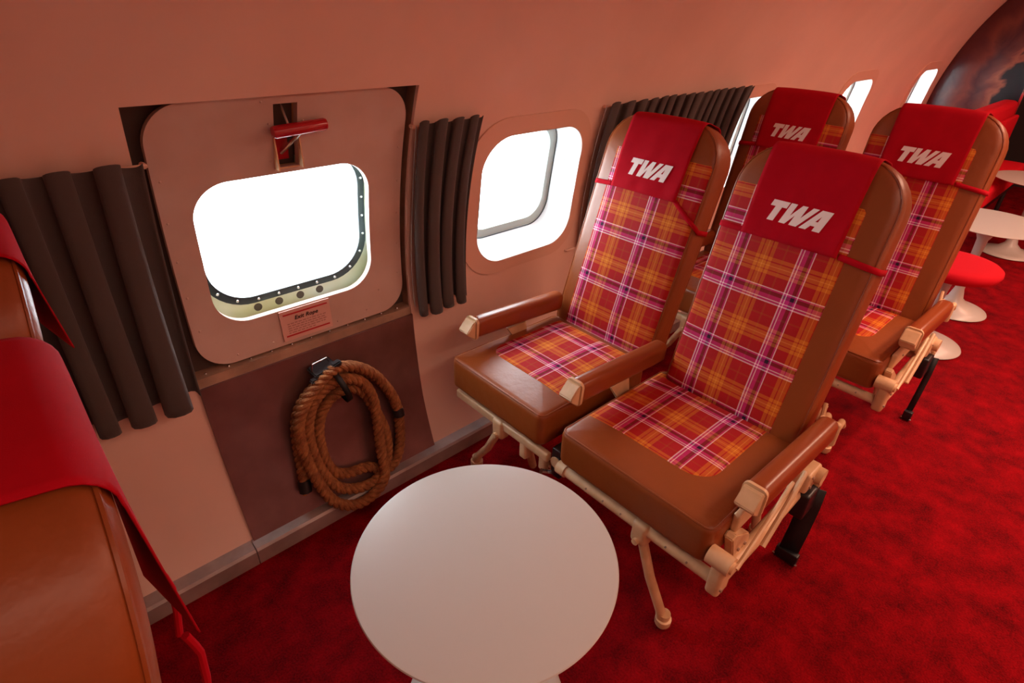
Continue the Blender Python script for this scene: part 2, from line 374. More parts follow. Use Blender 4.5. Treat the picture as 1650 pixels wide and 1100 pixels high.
# ------------------------------------------------------------------ windows
for i, c in enumerate(WIN):
    t = thing('window_%d' % (i+1), None, None, (c, wy(.86), .86), kind='structure')
    t['label'] = ['rounded window between the hatch curtain and the first seats, bright and half covered', 'rounded window partly hidden behind the far curtain', 'rounded window above the second row, its upper corner showing', 'last rounded window next to the dark partition'][i]
    curved('window_frame', rrect(c-.305, c+.275, .592, 1.146, .15), [win_open(c)], 1.594, 1.6005, 'trim', t)
    # reveal funnel
    bm = bmesh.new()
    o1 = rrect(c-.2385, c+.2385, .6365, 1.0855, .1135, 12); o2 = rrect(c-.232, c+.200, .697, 1.098, .10, 12); o3 = rrect(c-.230, c+.198, .699, 1.096, .10, 12); o4 = rrect(c-.205, c+.172, .727, 1.072, .085, 12)
    def ring(o_, R): return [bm.verts.new((x, wy(z, R), z)) for x, z in o_]
    rs = [ring(o1, 1.5955), ring([(x+(c-x)*.004, z) for x, z in o1], 1.612), ring(o2, 1.690)]
    for A, B in zip(rs, rs[1:]):
        for k in range(len(A)): bm.faces.new((A[k], A[(k+1) % len(A)], B[(k+1) % len(A)], B[k]))
    obj('reveal', bm, 'white', t)
    bm = bmesh.new(); rs = [ring(o2, 1.690), ring(o3, 1.6935), ring(o4, 1.6935), ring(rrect(c-.198, c+.165, .734, 1.065, .08, 12), 1.708)]
    for A, B in zip(rs, rs[1:]):
        for k in range(len(A)): bm.faces.new((A[k], A[(k+1) % len(A)], B[(k+1) % len(A)], B[k]))
    obj('pane_rim', bm, 'rim', t, ang=20)
    bm = bmesh.new(); tube(bm, [(x, wy(z, 1.690), z) for x, z in o2[::1]], .0022, 6, closed=True); obj('gasket', bm, 'gasket', t)
    curved('pane', rrect(c-.215, c+.185, .712, 1.085, .09), [], 1.700, 1.703, 'glass', t, nz=16)
    bm = bmesh.new()
    for zz in (.86, .90, .945): bmesh.ops.create_uvsphere(bm, u_segments=8, v_segments=6, radius=.0025, matrix=Matrix.Translation((c+.219, wy(zz, 1.65), zz)))
    tag(obj('screws', bm, 'rim', t), kind='stuff')

# ------------------------------------------------------------------ emergency hatch
DY = .025
D = thing('door_1', 'square emergency hatch with rounded corners, white-lit window and red release handle', None, (.565, wy(.9), .9), kind='structure')
dout = rrect(.256, .888, .580, 1.262, .085, 12)
dhole = rrect(.322, .783, .690, 1.077, .088, 12)
slot = [(.527, 1.092), (.584, 1.092), (.584, 1.243), (.527, 1.243)]
curved('door_panel', dout, [dhole, slot], 1.614, 1.634, 'door', D, nz=50)
# jamb around the cut-out
curved('door_frame', [(.205, .52), (.93, .52), (.93, 1.29), (.205, 1.29)], [CUT], 1.6125, 1.70, 'jamb', D)
curved('door_backing', [(.21, .525), (.925, .525), (.925, 1.285), (.21, 1.285)], [rrect(.300, .815, .668, 1.11, .09)], 1.648, 1.656, 'jambdark', D)
# sill ledge with rivets
curved('door_sill', [(.229, .546), (.902, .546), (.902, .572), (.229, .572)], [], 1.602, 1.648, 'jamb', D)
bm = bmesh.new()
for k in range(11):
    x = .26+.06*k; bmesh.ops.create_uvsphere(bm, u_segments=8, v_segments=6, radius=.004, matrix=Matrix.Translation((x, wy(.572, 1.618), .573)))
tag(obj('sill_rivets', bm, 'steel', D), kind='stuff')
bm = bmesh.new()
for x, z in [(.275, .70), (.268, .80), (.268, .90), (.268, 1.0), (.272, 1.1), (.873, .70), (.876, .80), (.876, .90), (.876, 1.0), (.873, 1.1), (.50, 1.25), (.515, 1.11), (.515, 1.20), (.597, 1.11), (.597, 1.2), (.80, .66), (.35, .60), (.45, .60), (.65, .60), (.75, .605)]:
    bmesh.ops.create_uvsphere(bm, u_segments=8, v_segments=6, radius=.0032, matrix=Matrix.Translation((x, wy(z, 1.6145), z)))
tag(obj('rivets', bm, 'door', D), kind='stuff')
# structure behind the hatch window
ap = rrect(.335, .779, .729, 1.10, .11, 12)
curved('inner_frame', rrect(.285, .83, .655, 1.13, .09), [ap], 1.672, 1.682, 'zinc', D)
bm = bmesh.new()
fo = rrect(.322, .783, .690, 1.077, .088, 12); fi = rrect(.300, .815, .668, 1.115, .09, 12)
A = [bm.verts.new((x, wy(z, 1.633), z)) for x, z in fo]; B = [bm.verts.new((x, wy(z, 1.673), z)) for x, z in fi]
for k in range(len(A)): bm.faces.new((A[k], A[(k+1) % len(A)], B[(k+1) % len(A)], B[k]))
obj('frame_lip', bm, 'zinc', D)
curved('gasket', rrect(.315, .799, .709, 1.120, .125), [ap], 1.668, 1.6725, 'gasket', D)
ctr = rrect(.325, .789, .719, 1.110, .118, 12)
# bolts equally spaced along the gasket
per = [0.0]
for k in range(len(ctr)): per.append(per[-1]+math.dist(ctr[k], ctr[(k+1) % len(ctr)]))
nb = 26
for j in range(nb):
    s = per[-1]*(j+.35)/nb; k = max(i for i in range(len(ctr)) if per[i] <= s)
    f = (s-per[k])/max(per[k+1]-per[k], 1e-9); a = ctr[k]; b = ctr[(k+1) % len(ctr)]
    x = a[0]+(b[0]-a[0])*f; z = a[1]+(b[1]-a[1])*f
    if j == 0:
        bm = bmesh.new(); bmesh.ops.create_uvsphere(bm, u_segments=10, v_segments=8, radius=.0046)
        bolt0 = obj('bolt', bm, 'steel', D); o = bolt0
    else:
        o = bolt0.copy(); C.objects.link(o)
    o.location = (x, wy(z, 1.667), z)
for x in (.447, .508, .572, .633):
    bm = bmesh.new(); tube(bm, [(x, wy(.692, 1.6706), .692), (x, wy(.692, 1.6735), .692)], .0115, 20)
    obj('hole_shade_disc', bm, 'jambdark', D)  # solid disc, its dark colour painting the shade inside an open lightening hole
curved('pane', rrect(.32, .80, .70, 1.12, .09), [], 1.690, 1.693, 'glass', D, nz=16)
# red release handle in its slot
bm = bmesh.new(); a = wy(1.17, 1.64)
prism(bm, [(1.092, .0), (1.243, .0), (1.243, -.004), (1.092, -.004)], 'x', .52, .521); bm.free()
curved('handle_pocket', [(.524, 1.089), (.587, 1.089), (.587, 1.246), (.524, 1.246)], [], 1.645, 1.6475, 'jambdark', D)
curved('handle_plate', [(.530, 1.105), (.572, 1.105), (.568, 1.178), (.530, 1.178)], [], 1.640, 1.643, 'redmetal', D)
bm = bmesh.new()
for x0, x1, z0, z1 in ((.5235, .5265, 1.090, 1.246), (.5845, .5875, 1.090, 1.246), (.5235, .5875, 1.0885, 1.0915)):
    box(bm, x0, x1, wy((z0+z1)/2, 1.611), wy((z0+z1)/2, 1.645), z0, z1)
obj('pocket_frame', bm, 'cream', D)
H = obj('release_handle', (lambda b: (tube(b, [(.514, wy(1.187, 1.592), 1.184), (.519, wy(1.187, 1.592), 1.184), (.640, wy(1.187, 1.592), 1.190), (.645, wy(1.187, 1.592), 1.190)], [.0125, .0145, .0145, .0125], 20), b)[1])(bmesh.new()), 'redmetal', D)
H['label'] = 'red cylindrical release handle'
bm = bmesh.new(); tube(bm, [(.586, wy(1.18, 1.598), 1.178), (.552, wy(1.13, 1.640), 1.122)], .0045, 8); obj('handle_rod', bm, 'steel', H)
bm = bmesh.new(); tube(bm, [(.556, wy(1.235, 1.640), 1.240), (.556, wy(1.19, 1.60), 1.195)], .003, 8); obj('handle_rod', bm, 'steel', H)
# long scratch and screw above the hatch are part of the wall finish

# ------------------------------------------------------------------ brown metal panel below hatch
trim2 = curved('trim_1', [(.229, .056), (.884, .056), (.889, .25), (.897, .40), (.902, .548), (.229, .546)], [], 1.592, 1.5995, 'panel')
struct(trim2, 'brown metal kick panel below the hatch')

# ------------------------------------------------------------------ exit rope sign
S = thing('rope_sign', 'small pink sign reading Exit Rope below the hatch window', 'sign', (.553, wy(.64), .64))
def on_wall(x, z, R): return Vector((x, wy(z, R), z))
def card(bm, x0, x1, z0, z1, R, th):
    n = 4; F = []; B = []
    for j in range(n+1):
        z = z0+(z1-z0)*j/n
        F.append([bm.verts.new(on_wall(x, z, R)) for x in (x0, x1)]); B.append([bm.verts.new(on_wall(x, z, R+th)) for x in (x0, x1)])
    for j in range(n):
        bm.faces.new((F[j][0], F[j][1], F[j+1][1], F[j+1][0])); bm.faces.new((B[j][0], B[j+1][0], B[j+1][1], B[j][1]))
        for k in (0, 1): bm.faces.new((F[j][k], F[j+1][k], B[j+1][k], B[j][k]))
    bm.faces.new((F[0][0], B[0][0], B[0][1], F[0][1])); bm.faces.new((F[n][0], F[n][1], B[n][1], B[n][0]))
bm = bmesh.new(); card(bm, .479, .630, .592, .686, 1.6095, .003); obj('sign_card', bm, 'sign', S)
bm = bmesh.new(); card(bm, .488, .622, .671, .6755, 1.6088, .0006); card(bm, .488, .622, .6035, .608, 1.6088, .0006); obj('red_bar', bm, 'signred', S)
bm = bmesh.new()
rr = random.Random(3)
for r_ in range(5):
    z = .643-.0072*r_; x = .497
    while x < (.612 if r_ < 4 else .575):
        wd = rr.uniform(.004, .014); card(bm, x, min(x+wd, .614), z-.0014, z+.0012, 1.6088, .0005); x += wd+.003
tag(obj('small_print', bm, 'inkfine', S), kind='stuff')
cu = bpy.data.curves.new('t', 'FONT'); cu.body = 'Exit Rope'; cu.size = .0170; cu.offset = .00035; cu.space_character = 1.06; cu.shear = .25; cu.align_x = 'CENTER'; cu.extrude = .0002
to = bpy.data.objects.new('t', cu); C.objects.link(to); bpy.context.view_layer.update()
tm = bpy.data.meshes.new_from_object(to.evaluated_get(bpy.context.evaluated_depsgraph_get())); bpy.data.objects.remove(to)
for v in tm.vertices:
    x, y, dz = v.co; v.co = on_wall(.555+x, .6525+y, 1.6086-dz)
tm.materials.clear(); tm.materials.append(M['ink'])
o = bpy.data.objects.new('sign_title', tm); C.objects.link(o); o.parent = S; o.matrix_parent_inverse = Matrix.Translation(S.location).inverted()

# ------------------------------------------------------------------ rope, hook
RP = thing('exit_rope', 'coiled brown three-strand escape rope with black taped ends hanging below the hatch', 'rope', (.60, wy(.24)-.03, .0))
CP = [Vector(p) for p in  [(0.407, 1.342, 0.136), (0.416, 1.361, 0.194), (0.426, 1.384, 0.276), (0.438, 1.4, 0.343), (0.463, 1.41, 0.397), (0.512, 1.412, 0.441), (0.569, 1.409, 0.458), (0.634, 1.409, 0.459), (0.694, 1.404, 0.423), (0.745, 1.396, 0.35), (0.77, 1.383, 0.269), (0.765, 1.363, 0.2), (0.744, 1.34, 0.131), (0.707, 1.324, 0.087), (0.664, 1.323, 0.084), (0.618, 1.336, 0.118), (0.558, 1.339, 0.127), (0.511, 1.342, 0.152), (0.489, 1.355, 0.207), (0.491, 1.377, 0.287), (0.512, 1.391, 0.351), (0.552, 1.394, 0.395), (0.603, 1.392, 0.409), (0.656, 1.387, 0.383), (0.686, 1.374, 0.298), (0.703, 1.351, 0.213), (0.688, 1.326, 0.135), (0.641, 1.306, 0.082), (0.572, 1.304, 0.078), (0.506, 1.316, 0.109), (0.472, 1.333, 0.17), (0.458, 1.357, 0.25), (0.461, 1.372, 0.332), (0.487, 1.38, 0.403), (0.532, 1.382, 0.444), (0.588, 1.379, 0.459), (0.648, 1.375, 0.43), (0.68, 1.367, 0.357), (0.676, 1.346, 0.249), (0.661, 1.316, 0.168), (0.653, 1.29, 0.096), (0.608, 1.275, 0.059), (0.536, 1.275, 0.047), (0.474, 1.291, 0.085), (0.447, 1.316, 0.153), (0.432, 1.344, 0.24), (0.431, 1.366, 0.328), (0.445, 1.373, 0.389), (0.49, 1.378, 0.45), (0.561, 1.383, 0.496), (0.624, 1.383, 0.492), (0.691, 1.381, 0.441), (0.734, 1.375, 0.371), (0.758, 1.365, 0.303), (0.761, 1.351, 0.247)]]
N = 1300; path = []
for i in range(N+1):
    t = i/N*(len(CP)-1); k = min(int(t), len(CP)-2); f = t-k
    p0, p1, p2, p3 = CP[max(k-1, 0)], CP[k], CP[k+1], CP[min(k+2, len(CP)-1)]
    p = .5*((2*p1)+(p2-p0)*f+(2*p0-5*p1+4*p2-p3)*f*f+(3*p1-p0-3*p2+p3)*f**3)
    p.z = max(p.z, .022); path.append(p)
# smooth path
for _ in range(40): path = [path[0]]+[(path[i-1]+path[i]*2+path[i+1])/4 for i in range(1, N)]+[path[-1]]
# arc length frames
S_ = [0.0]
for a, b in zip(path, path[1:]): S_.append(S_[-1]+(b-a).length)
def frames(path):
    out = []; up = Vector((0, 1, 0))
    for i, p in enumerate(path):
        t = (path[min(i+1, len(path)-1)]-path[max(i-1, 0)]).normalized(); up = (up-t*up.dot(t)).normalized(); out.append((p, up, t.cross(up)))
    return out
FR = frames(path)
for s in range(3):
    bm = bmesh.new(); pts = []
    for i, (p, u, v) in enumerate(FR):
        a = 2*PI*S_[i]/.060 + s*2*PI/3; pts.append(p+(u*math.cos(a)+v*math.sin(a))*.0095)
    tube(bm, pts, .0088, 8); o = obj('strand', bm, 'rope', RP)
for e0, e1 in ((0, 18), (N-14, N)):
    bm = bmesh.new(); pp = path[e0:e1+1]; tube(bm, pp, [.0165]+[.0190]*(len(pp)-2)+[.0165], 16); o = obj('tape_end', bm, 'blackp', RP); o['label'] = 'black taped end'
HK = thing('rope_hook', 'black hook with strap holding the rope coil', 'hook', (.565, wy(.48), .48))
a = wy(.48, 1.592)
T = Matrix.Translation((.553, a-.050, .497)) @ Matrix.Rotation(math.radians(-14), 4, 'Y')
bm = bmesh.new(); box(bm, -.036, .036, -.014, .050, -.014, .012, .004, T); box(bm, -.054, -.028, -.018, .006, -.018, .004, .004, T); box(bm, .020, .050, -.020, .002, .000, .018, .004, T); obj('hook_body', bm, 'blackp', HK)
bm = bmesh.new(); tube(bm, [(.520, a-.030, .500), (.523, a-.034, .526), (.568, a-.034, .532), (.578, a-.030, .508)], .003, 8); obj('wire_loop', bm, 'steel', HK)
bm = bmesh.new(); rows = []
for q in range(33):
    t = 2*PI*q/32; cz = .432+.060*math.cos(t); cy = a-.052-.050*math.sin(t); cx = .572+(.49-cz)*.28
    rows.append([bm.verts.new((cx+dx, cy, cz+dx*.3)) for dx in (-.0085, .0085)])
for A, Bq in zip(rows, rows[1:]): bm.faces.new((A[0], A[1], Bq[1], Bq[0]))
o = obj('strap', bm, 'belt', HK); md = o.modifiers.new('s', 'SOLIDIFY'); md.thickness = .003

# ------------------------------------------------------------------ curtains
def curtain(name, label, x0, x1, ztop, zbot, folds, amp, off, group, seed, lining=None, xb0=None, xb1=None, sharp=1.0):
    rg = random.Random(seed); xb0 = x0 if xb0 is None else xb0; xb1 = x1 if xb1 is None else xb1
    ph = rg.uniform(0, 6); n = folds*16; nz = 26
    amps = [rg.uniform(.65, 1.2) for _ in range(folds+2)]; wsum = [rg.uniform(.8, 1.25) for _ in range(folds)]; tot = sum(wsum)
    bm = bmesh.new(); rows = []
    for j in range(nz+1):
        v = j/nz; row = []
        for i in range(n+1):
            u = i/n; k = min(int(u*folds), folds-1); fu = u*folds-k
            uu = (sum(wsum[:k])+wsum[k]*fu)/tot
            s = math.sin(2*PI*fu)
            s2 = math.copysign(abs(s)**.85, s)
            A = amp*amps[k]*(0.55+.6*v)
            xx0 = x0+(xb0-x0)*v; xx1 = x1+(xb1-x1)*v
            edge = min(1, min(u, 1-u)*folds*2)
            x = xx0+(xx1-xx0)*uu - edge*.34*A*math.sin(4*PI*fu+.25)*sharp
            z = ztop+(zbot-ztop)*v + (.007*math.sin(2*PI*fu)*amps[k]*(1-v)**6) - (.014*math.sin(2*PI*fu)*v*v*amps[k])
            y = wy(z)-off-A*s2*edge*.5-.5*amp - .004*math.sin(3*v+k)
            row.append(bm.verts.new((x, y, z)))
        rows.append(row)
    for A, B in zip(rows, rows[1:]):
        for a, b, c, d in zip(A, A[1:], B[1:], B): bm.faces.new((a, b, c, d))
    T_ = thing(name, label, 'curtain', ((x0+x1)/2, wy(.8)-off, zbot), group)
    o = obj('cloth', bm, 'curtain', T_, ang=80); md = o.modifiers.new('s', 'SOLIDIFY'); md.thickness = .0025; md.offset = 0
    bm = bmesh.new()
    for i in range(n):
        pass
    # top hem band: slightly thicker heading tape
    hemz = []
    for j, zz in ((0, ztop+.004), (1, ztop-.018)):
        row = []
        for i in range(n+1):
            src = rows  # rows verts freed; recompute cheaply
            row.append(None)
    bm.free()
    if lining is not None:
        bm = bmesh.new(); tube(bm, [(lining+.006*math.sin(5*q/10)+(.012*q/10 if name == 'window_curtain' else 0), wy(ztop+(zbot-ztop)*q/10)-.012, ztop-.01+(zbot-ztop+.03)*q/10) for q in range(11)], .0018, 6)
        l = obj('lining_edge', bm, 'hemline', T_); l['label'] = 'pale lining edge'
    # rail
    bm = bmesh.new(); zr = ztop-.012; tube(bm, [(x0-.012, wy(zr)-.012, zr), (x1+.012, wy(zr)-.012, zr)], .004, 8)
    for xe in (x0-.006, x1+.006): tube(bm, [(xe, wy(zr)-.014, zr), (xe, wy(zr)+.004, zr)], .006, 8)
    obj('rail', bm, 'trim', T_)
    return T_
g = 'grey-brown window curtains'
curtain('window_curtain', 'wide dark curtain left of the hatch behind the red-covered seat', -.42, .238, 1.158, .545, 8, .044, .014, g, 5, xb1=.226)
curtain('window_curtain', 'narrow dark pleated curtain right beside the hatch', .906, 1.128, 1.168, .555, 4, .034, .012, g, 11, lining=.905, xb0=.915, xb1=1.118)
curtain('window_curtain', 'long dark tightly pleated curtain behind the first seat row', 1.73, 2.765, 1.152, .56, 15, .040, .012, g, 21, lining=1.722)
bm = bmesh.new(); zp = .585; tube(bm, [(1.655, wy(zp)+.002, zp), (1.655, wy(zp)-.010, zp), (1.700, wy(zp)-.014, zp+.002)], .004, 8); tag(obj('curtain_peg', bm, 'trim'), 'small metal peg on the wall beside the window seat back', 'peg')

# ------------------------------------------------------------------ tulip tables, stool
def tulip(name, label, cat, x, y, rt, zt_, rb, stool=False, group=None):
    t = thing(name, label, cat, (x, y, 0), group)
    bm = bmesh.new(); lathe(bm, [(0, .002), (rb*.96, .002), (rb, .006), (rb*.985, .011), (rb*.75, .022), (rb*.42, .042), (rb*.22, .075), (.024, .13), (.019, .20), (.019, .28), (.026, zt_-.10), (.045, zt_-.055), (.075, zt_-.03), (0, zt_-.03)], x, y); obj('base', bm, 'table', t, ang=60)
    if stool:
        bm = bmesh.new(); lathe(bm, [(0, zt_-.065), (rt*.80, zt_-.065), (rt*.96, zt_-.05), (rt, zt_-.028), (rt*.985, zt_-.012), (rt*.92, zt_-.002), (rt*.7, zt_+.003), (0, zt_+.004)], x, y); obj('cushion', bm, 'redfelt', t, ang=60)['label'] = 'round red seat cushion'
    else:
        bm = bmesh.new(); lathe(bm, [(0, zt_-.03), (rt*.30, zt_-.028), (rt-.035, zt_-.014), (rt-.004, zt_-.005), (rt, zt_-.0025), (rt-.0015, zt_-.0003), (rt-.004, zt_), (0, zt_)], x, y, 128); obj('tabletop', bm, 'table', t, ang=25)
    return t
g = 'round white pedestal tables'
tulip('side_table', 'large round white pedestal table in the foreground between the seats', 'table', .472, .557, .2555, .53, .19, group=g)
tulip('side_table', 'round white pedestal table just beyond the red stool', 'table', 3.86, .415, .27, .52, .172, group=g)
tulip('side_table', 'farthest round white pedestal table in front of the red bench', 'table', 5.23, .40, .27, .52, .172, group=g)
tulip('stool', 'round red-cushioned stool on a white pedestal foot', 'stool', 3.28, .41, .195, .45, .178, stool=True)

# ------------------------------------------------------------------ banquette
B = thing('banquette', 'red upholstered bench standing against the dark partition', 'bench', (5.6, .75, 0))
def rbox(bm, x0, x1, y0, y1, z0, z1, r, n=7, T=None, dome=0):
    """rounded box by pushing a subdivided cube"""
    r = min(r, (x1-x0)/2-1e-4, (y1-y0)/2-1e-4, (z1-z0)/2-1e-4)
    c = Vector(((x0+x1)/2, (y0+y1)/2, (z0+z1)/2)); h = Vector(((x1-x0)/2, (y1-y0)/2, (z1-z0)/2))
    def ticks(hh):
        e = [hh-r+r*math.sin(PI/2*k/4)*1 for k in range(5)]
        inner = [-(hh-r)+(2*(hh-r))*k/n for k in range(n+1)]
        return [-q for q in e[::-1][:-1]]+inner+e[1:]
    tk = [ticks(h[i]) for i in range(3)]; cache = {}
    def V(p):
        key = tuple(round(q, 6) for q in p)
        if key not in cache:
            q = Vector([max(-(h[i]-r), min(h[i]-r, p[i])) for i in range(3)]); d = Vector(p)-q
            if d.length > 1e-9:
                d = d.normalized()*r
            co = q+d
            if dome and co.z > 0: co.z += dome*(1-(co.x/h.x)**2)*(1-(co.y/h.y)**2)
            co += c
            if T is not None: co = T @ co
            cache[key] = bm.verts.new(co)
        return cache[key]
    for ax in range(3):
        a, b = [i for i in range(3) if i != ax]
        for sg in (-1, 1):
            for i in range(len(tk[a])-1):
                for j in range(len(tk[b])-1):
                    vs = []
                    for di, dj in ((0, 0), (1, 0), (1, 1), (0, 1)):
                        p = [0, 0, 0]; p[ax] = sg*h[ax]; p[a] = tk[a][i+di]; p[b] = tk[b][j+dj]; vs.append(V(p))
                    try: bm.faces.new(vs)
                    except ValueError: pass
bm = bmesh.new(); rbox(bm, 4.72, 6.17, .825, .95, .30, .90, .04); obj('backrest', bm, 'redfelt', B, ang=60)
for k in range(3):
    bm = bmesh.new(); xa = 4.72+.484*k; rbox(bm, xa+.004, xa+.480, .60, .824, .33, .46, .03, dome=.01); obj('seat_cushion', bm, 'redfelt', B, ang=60)
for k in range(3):
    bm = bmesh.new(); xa = 4.72+.484*k; rbox(bm, xa+.004, xa+.480, .790, .826, .48, .80, .015); obj('back_cushion', bm, 'redfelt', B, ang=60)
bm = bmesh.new(); box(bm, 4.73, 6.16, .63, .93, .26, .33, .004); obj('bench_frame', bm, 'blackp', B)
for x in (4.80, 6.10):
    for y in (.66, .90):
        bm = bmesh.new(); tube(bm, [(x, y, .26), (x, y, .0)], .016, 12); obj('leg', bm, 'blackp', B)

# ------------------------------------------------------------------ airline seats
class Pillow:
    """rounded slab: a across, b along, c depth (front face at c=0, body at c<0)"""
    def __init__(s, hw, b0, b1, T, re, rt, rb, bulge, mapf):
        s.hw, s.b0, s.b1, s.T, s.re, s.rt, s.rb, s.bulge, s.map = hw, b0, b1, T, re, rt, rb, bulge, mapf
        s.bc = (b0+b1)/2; s.hb = (b1-b0)/2; s.m = min(s.hw, s.hb)
    def inside(s, a, b):
        r = s.rt if b > s.bc else s.rb
        qx = abs(a)-s.hw+r; qy = abs(b-s.bc)-s.hb+r
        return -(math.hypot(max(qx, 0), max(qy, 0))+min(max(qx, qy), 0)-r)
    def front(s, d):
        if d < 0: d = 0
        if d < s.re: return -s.re+math.sqrt(max(s.re**2-(s.re-d)**2, 0))
        return s.bulge*math.sin(PI/2*min((d-s.re)/(s.m*.75-s.re), 1))
    def fc(s, a, b): return s.front(s.inside(a, b))
    def outline(s, i):
        out = []; hw = s.hw-i; hb = s.hb-i; n = 8
        for sx, sy, r0 in ((1, 1, s.rt), (-1, 1, s.rt), (-1, -1, s.rb), (1, -1, s.rb)):
            r = max(r0-i, .003); cx = sx*(hw-r); cy = sy*(hb-r)
            a0 = {(1, 1): 0, (-1, 1): 90, (-1, -1): 180, (1, -1): 270}[(sx, sy)]
            for k in range(n+1):
                t = math.radians(a0+90*k/n); out.append((cx+r*math.cos(t), s.bc+cy+r*math.sin(t)))
            # side subdivisions
        pts = []
        for p, q in zip(out, out[1:]+out[:1]):
            pts.append(p)
            if math.dist(p, q) > .06:
                for k in range(1, 8): pts.append((p[0]+(q[0]-p[0])*k/8, p[1]+(q[1]-p[1])*k/8))
        return pts
    def build(s):
        bm = bmesh.new(); rings = []; ne = 5
        # fixed topology: compute at inset and keep counts identical
        def add(i, c): rings.append([bm.verts.new(s.map(a, b, c)) for a, b in s.fixed(i)])
        inner = [s.re+(s.m*.93-s.re)*k/7 for k in range(1, 8)]
        for i in inner[::-1]: add(i, -s.T-.35*s.front(i))
        for k in range(ne, -1, -1):
            t = PI/2*k/ne; add(s.re*(1-math.cos(t)), -s.T+s.re-s.re*math.sin(t))
        for k in range(0, ne+1):
            t = PI/2*k/ne; add(s.re*(1-math.cos(t)), -s.re+s.re*math.sin(t))
        for i in inner: add(i, s.front(i))
        n = len(rings[0])
        for A, Bq in zip(rings, rings[1:]):
            for k in range(n): bm.faces.new((A[k], A[(k+1) % n], Bq[(k+1) % n], Bq[k]))
        bm.faces.new(rings[0][::-1]); bm.faces.new(rings[-1])
        return bm
    def fixed(s, i):
        hw = s.hw-i; hb = s.hb-i; n = 8; out = []
        cs = ((1, 1, s.rt, 0), (-1, 1, s.rt, 90), (-1, -1, s.rb, 180), (1, -1, s.rb, 270))
        arcs = []
        for sx, sy, r0, a0 in cs:
            r = max(r0-i, .003); cx = sx*(hw-r); cy = sy*(hb-r)
            arcs.append([(cx+r*math.cos(math.radians(a0+90*k/n)), s.bc+cy+r*math.sin(math.radians(a0+90*k/n))) for k in range(n+1)])
        for q in range(4):
            A = arcs[q]; nx = arcs[(q+1) % 4][0]; out += A
            for k in range(1, 8): out.append((A[-1][0]+(nx[0]-A[-1][0])*k/8, A[-1][1]+(nx[1]-A[-1][1])*k/8))
        return out
    def piping(s, d, back=False, r=.0028):
        bm = bmesh.new(); c = s.front(d)+.0005
        if back: c = -s.T-s.front(d)-.0005
        tube(bm, [s.map(a, b, c) for a, b in s.fixed(d)], r, 6, closed=True); return bm
    def panel(s, a0, a1, b0, b1, rc, corner, uoff, voff, na=44, nb=60, off=.0016):
        """cloth insert; corner = sign of a where the lower corner is rounded"""
        bm = bmesh.new(); uvl = bm.loops.layers.uv.new('UVMap'); rows = []; uvs = {}
        for j in range(nb+1):
            # finer rows near rounded corner
            v = j/nb; v = v**1.35 if rc else v
            b = b0+(b1-b0)*v; cut = 0
            if rc and b-b0 < rc: cut = rc-math.sqrt(max(rc*rc-(rc-(b-b0))**2, 0))
            l = a0+(cut if corner < 0 else 0); r = a1-(cut if corner > 0 else 0)
            row = []
            for i in range(na+1):
                a = l+(r-l)*i/na
                e = i in (0, na) or j in (0, nb)
                vt = bm.verts.new(s.map(a, b, s.fc(a, b)+(off if not e else -.0004))); uvs[vt] = (-a+uoff, b+voff); row.append(vt)
            rows.append(row)
        for A, Bq in zip(rows, rows[1:]):
            for i in range(na):
                f = bm.faces.new((A[i], A[i+1], Bq[i+1], Bq[i]))
                for lp in f.loops: lp[uvl].uv = uvs[lp.vert]
        return bm

LET = {'T': ([(0, .70), (.80, .70), (.80, 1), (0, 1)], None), 't': ([(.26, 0), (.58, 0), (.58, .70), (.26, .70)], None),
       'W': ([(0, 0), (.30, 0), (.50, .48), (.50, 0), (.86, 0), (1.33, 1), (1.05, 1), (.80, .42), (.80, 1), (.55, 1), (.30, .42), (.30, 1), (0, 1)], None),
       'A': ([(0, 0), (.32, 0), (.42, .22), (.62, .22), (.62, 0), (.97, 0), (.97, 1), (.46, 1)], [(.50, .44), (.62, .44), (.62, .72)])}
def letters(cov_map):
    bm = bmesh.new(); h = .054; total = 2.86; sl = .30
    def emit(poly, hole, ox):
        loops = [[Vector((x+ox+sl*y, y, 0)) for x, y in poly]]
        if hole: loops.append([Vector((x+ox+sl*y, y, 0)) for x, y in hole[::-1]])
        tris = tessellate_polygon(loops); flat = [p for l in loops for p in l]
        vs = [bm.verts.new(cov_map(-(p.x-total/2-.15)*h, .534+p.y*h)) for p in flat]
        for t in tris:
            try: bm.faces.new([vs[i] for i in t])
            except ValueError: pass
    for ch, ox in (('T', 0), ('t', 0), ('W', .86), ('A', 1.86)): emit(LET[ch][0], LET[ch][1], ox)
    return bm

def seat_back_map(xh, yc, zh, th):
    up = Vector((math.sin(th), 0, math.cos(th))); nn = Vector((-math.cos(th), 0, math.sin(th)))
    return lambda a, b, c: Vector((xh, yc+a, zh))+up*b+nn*c

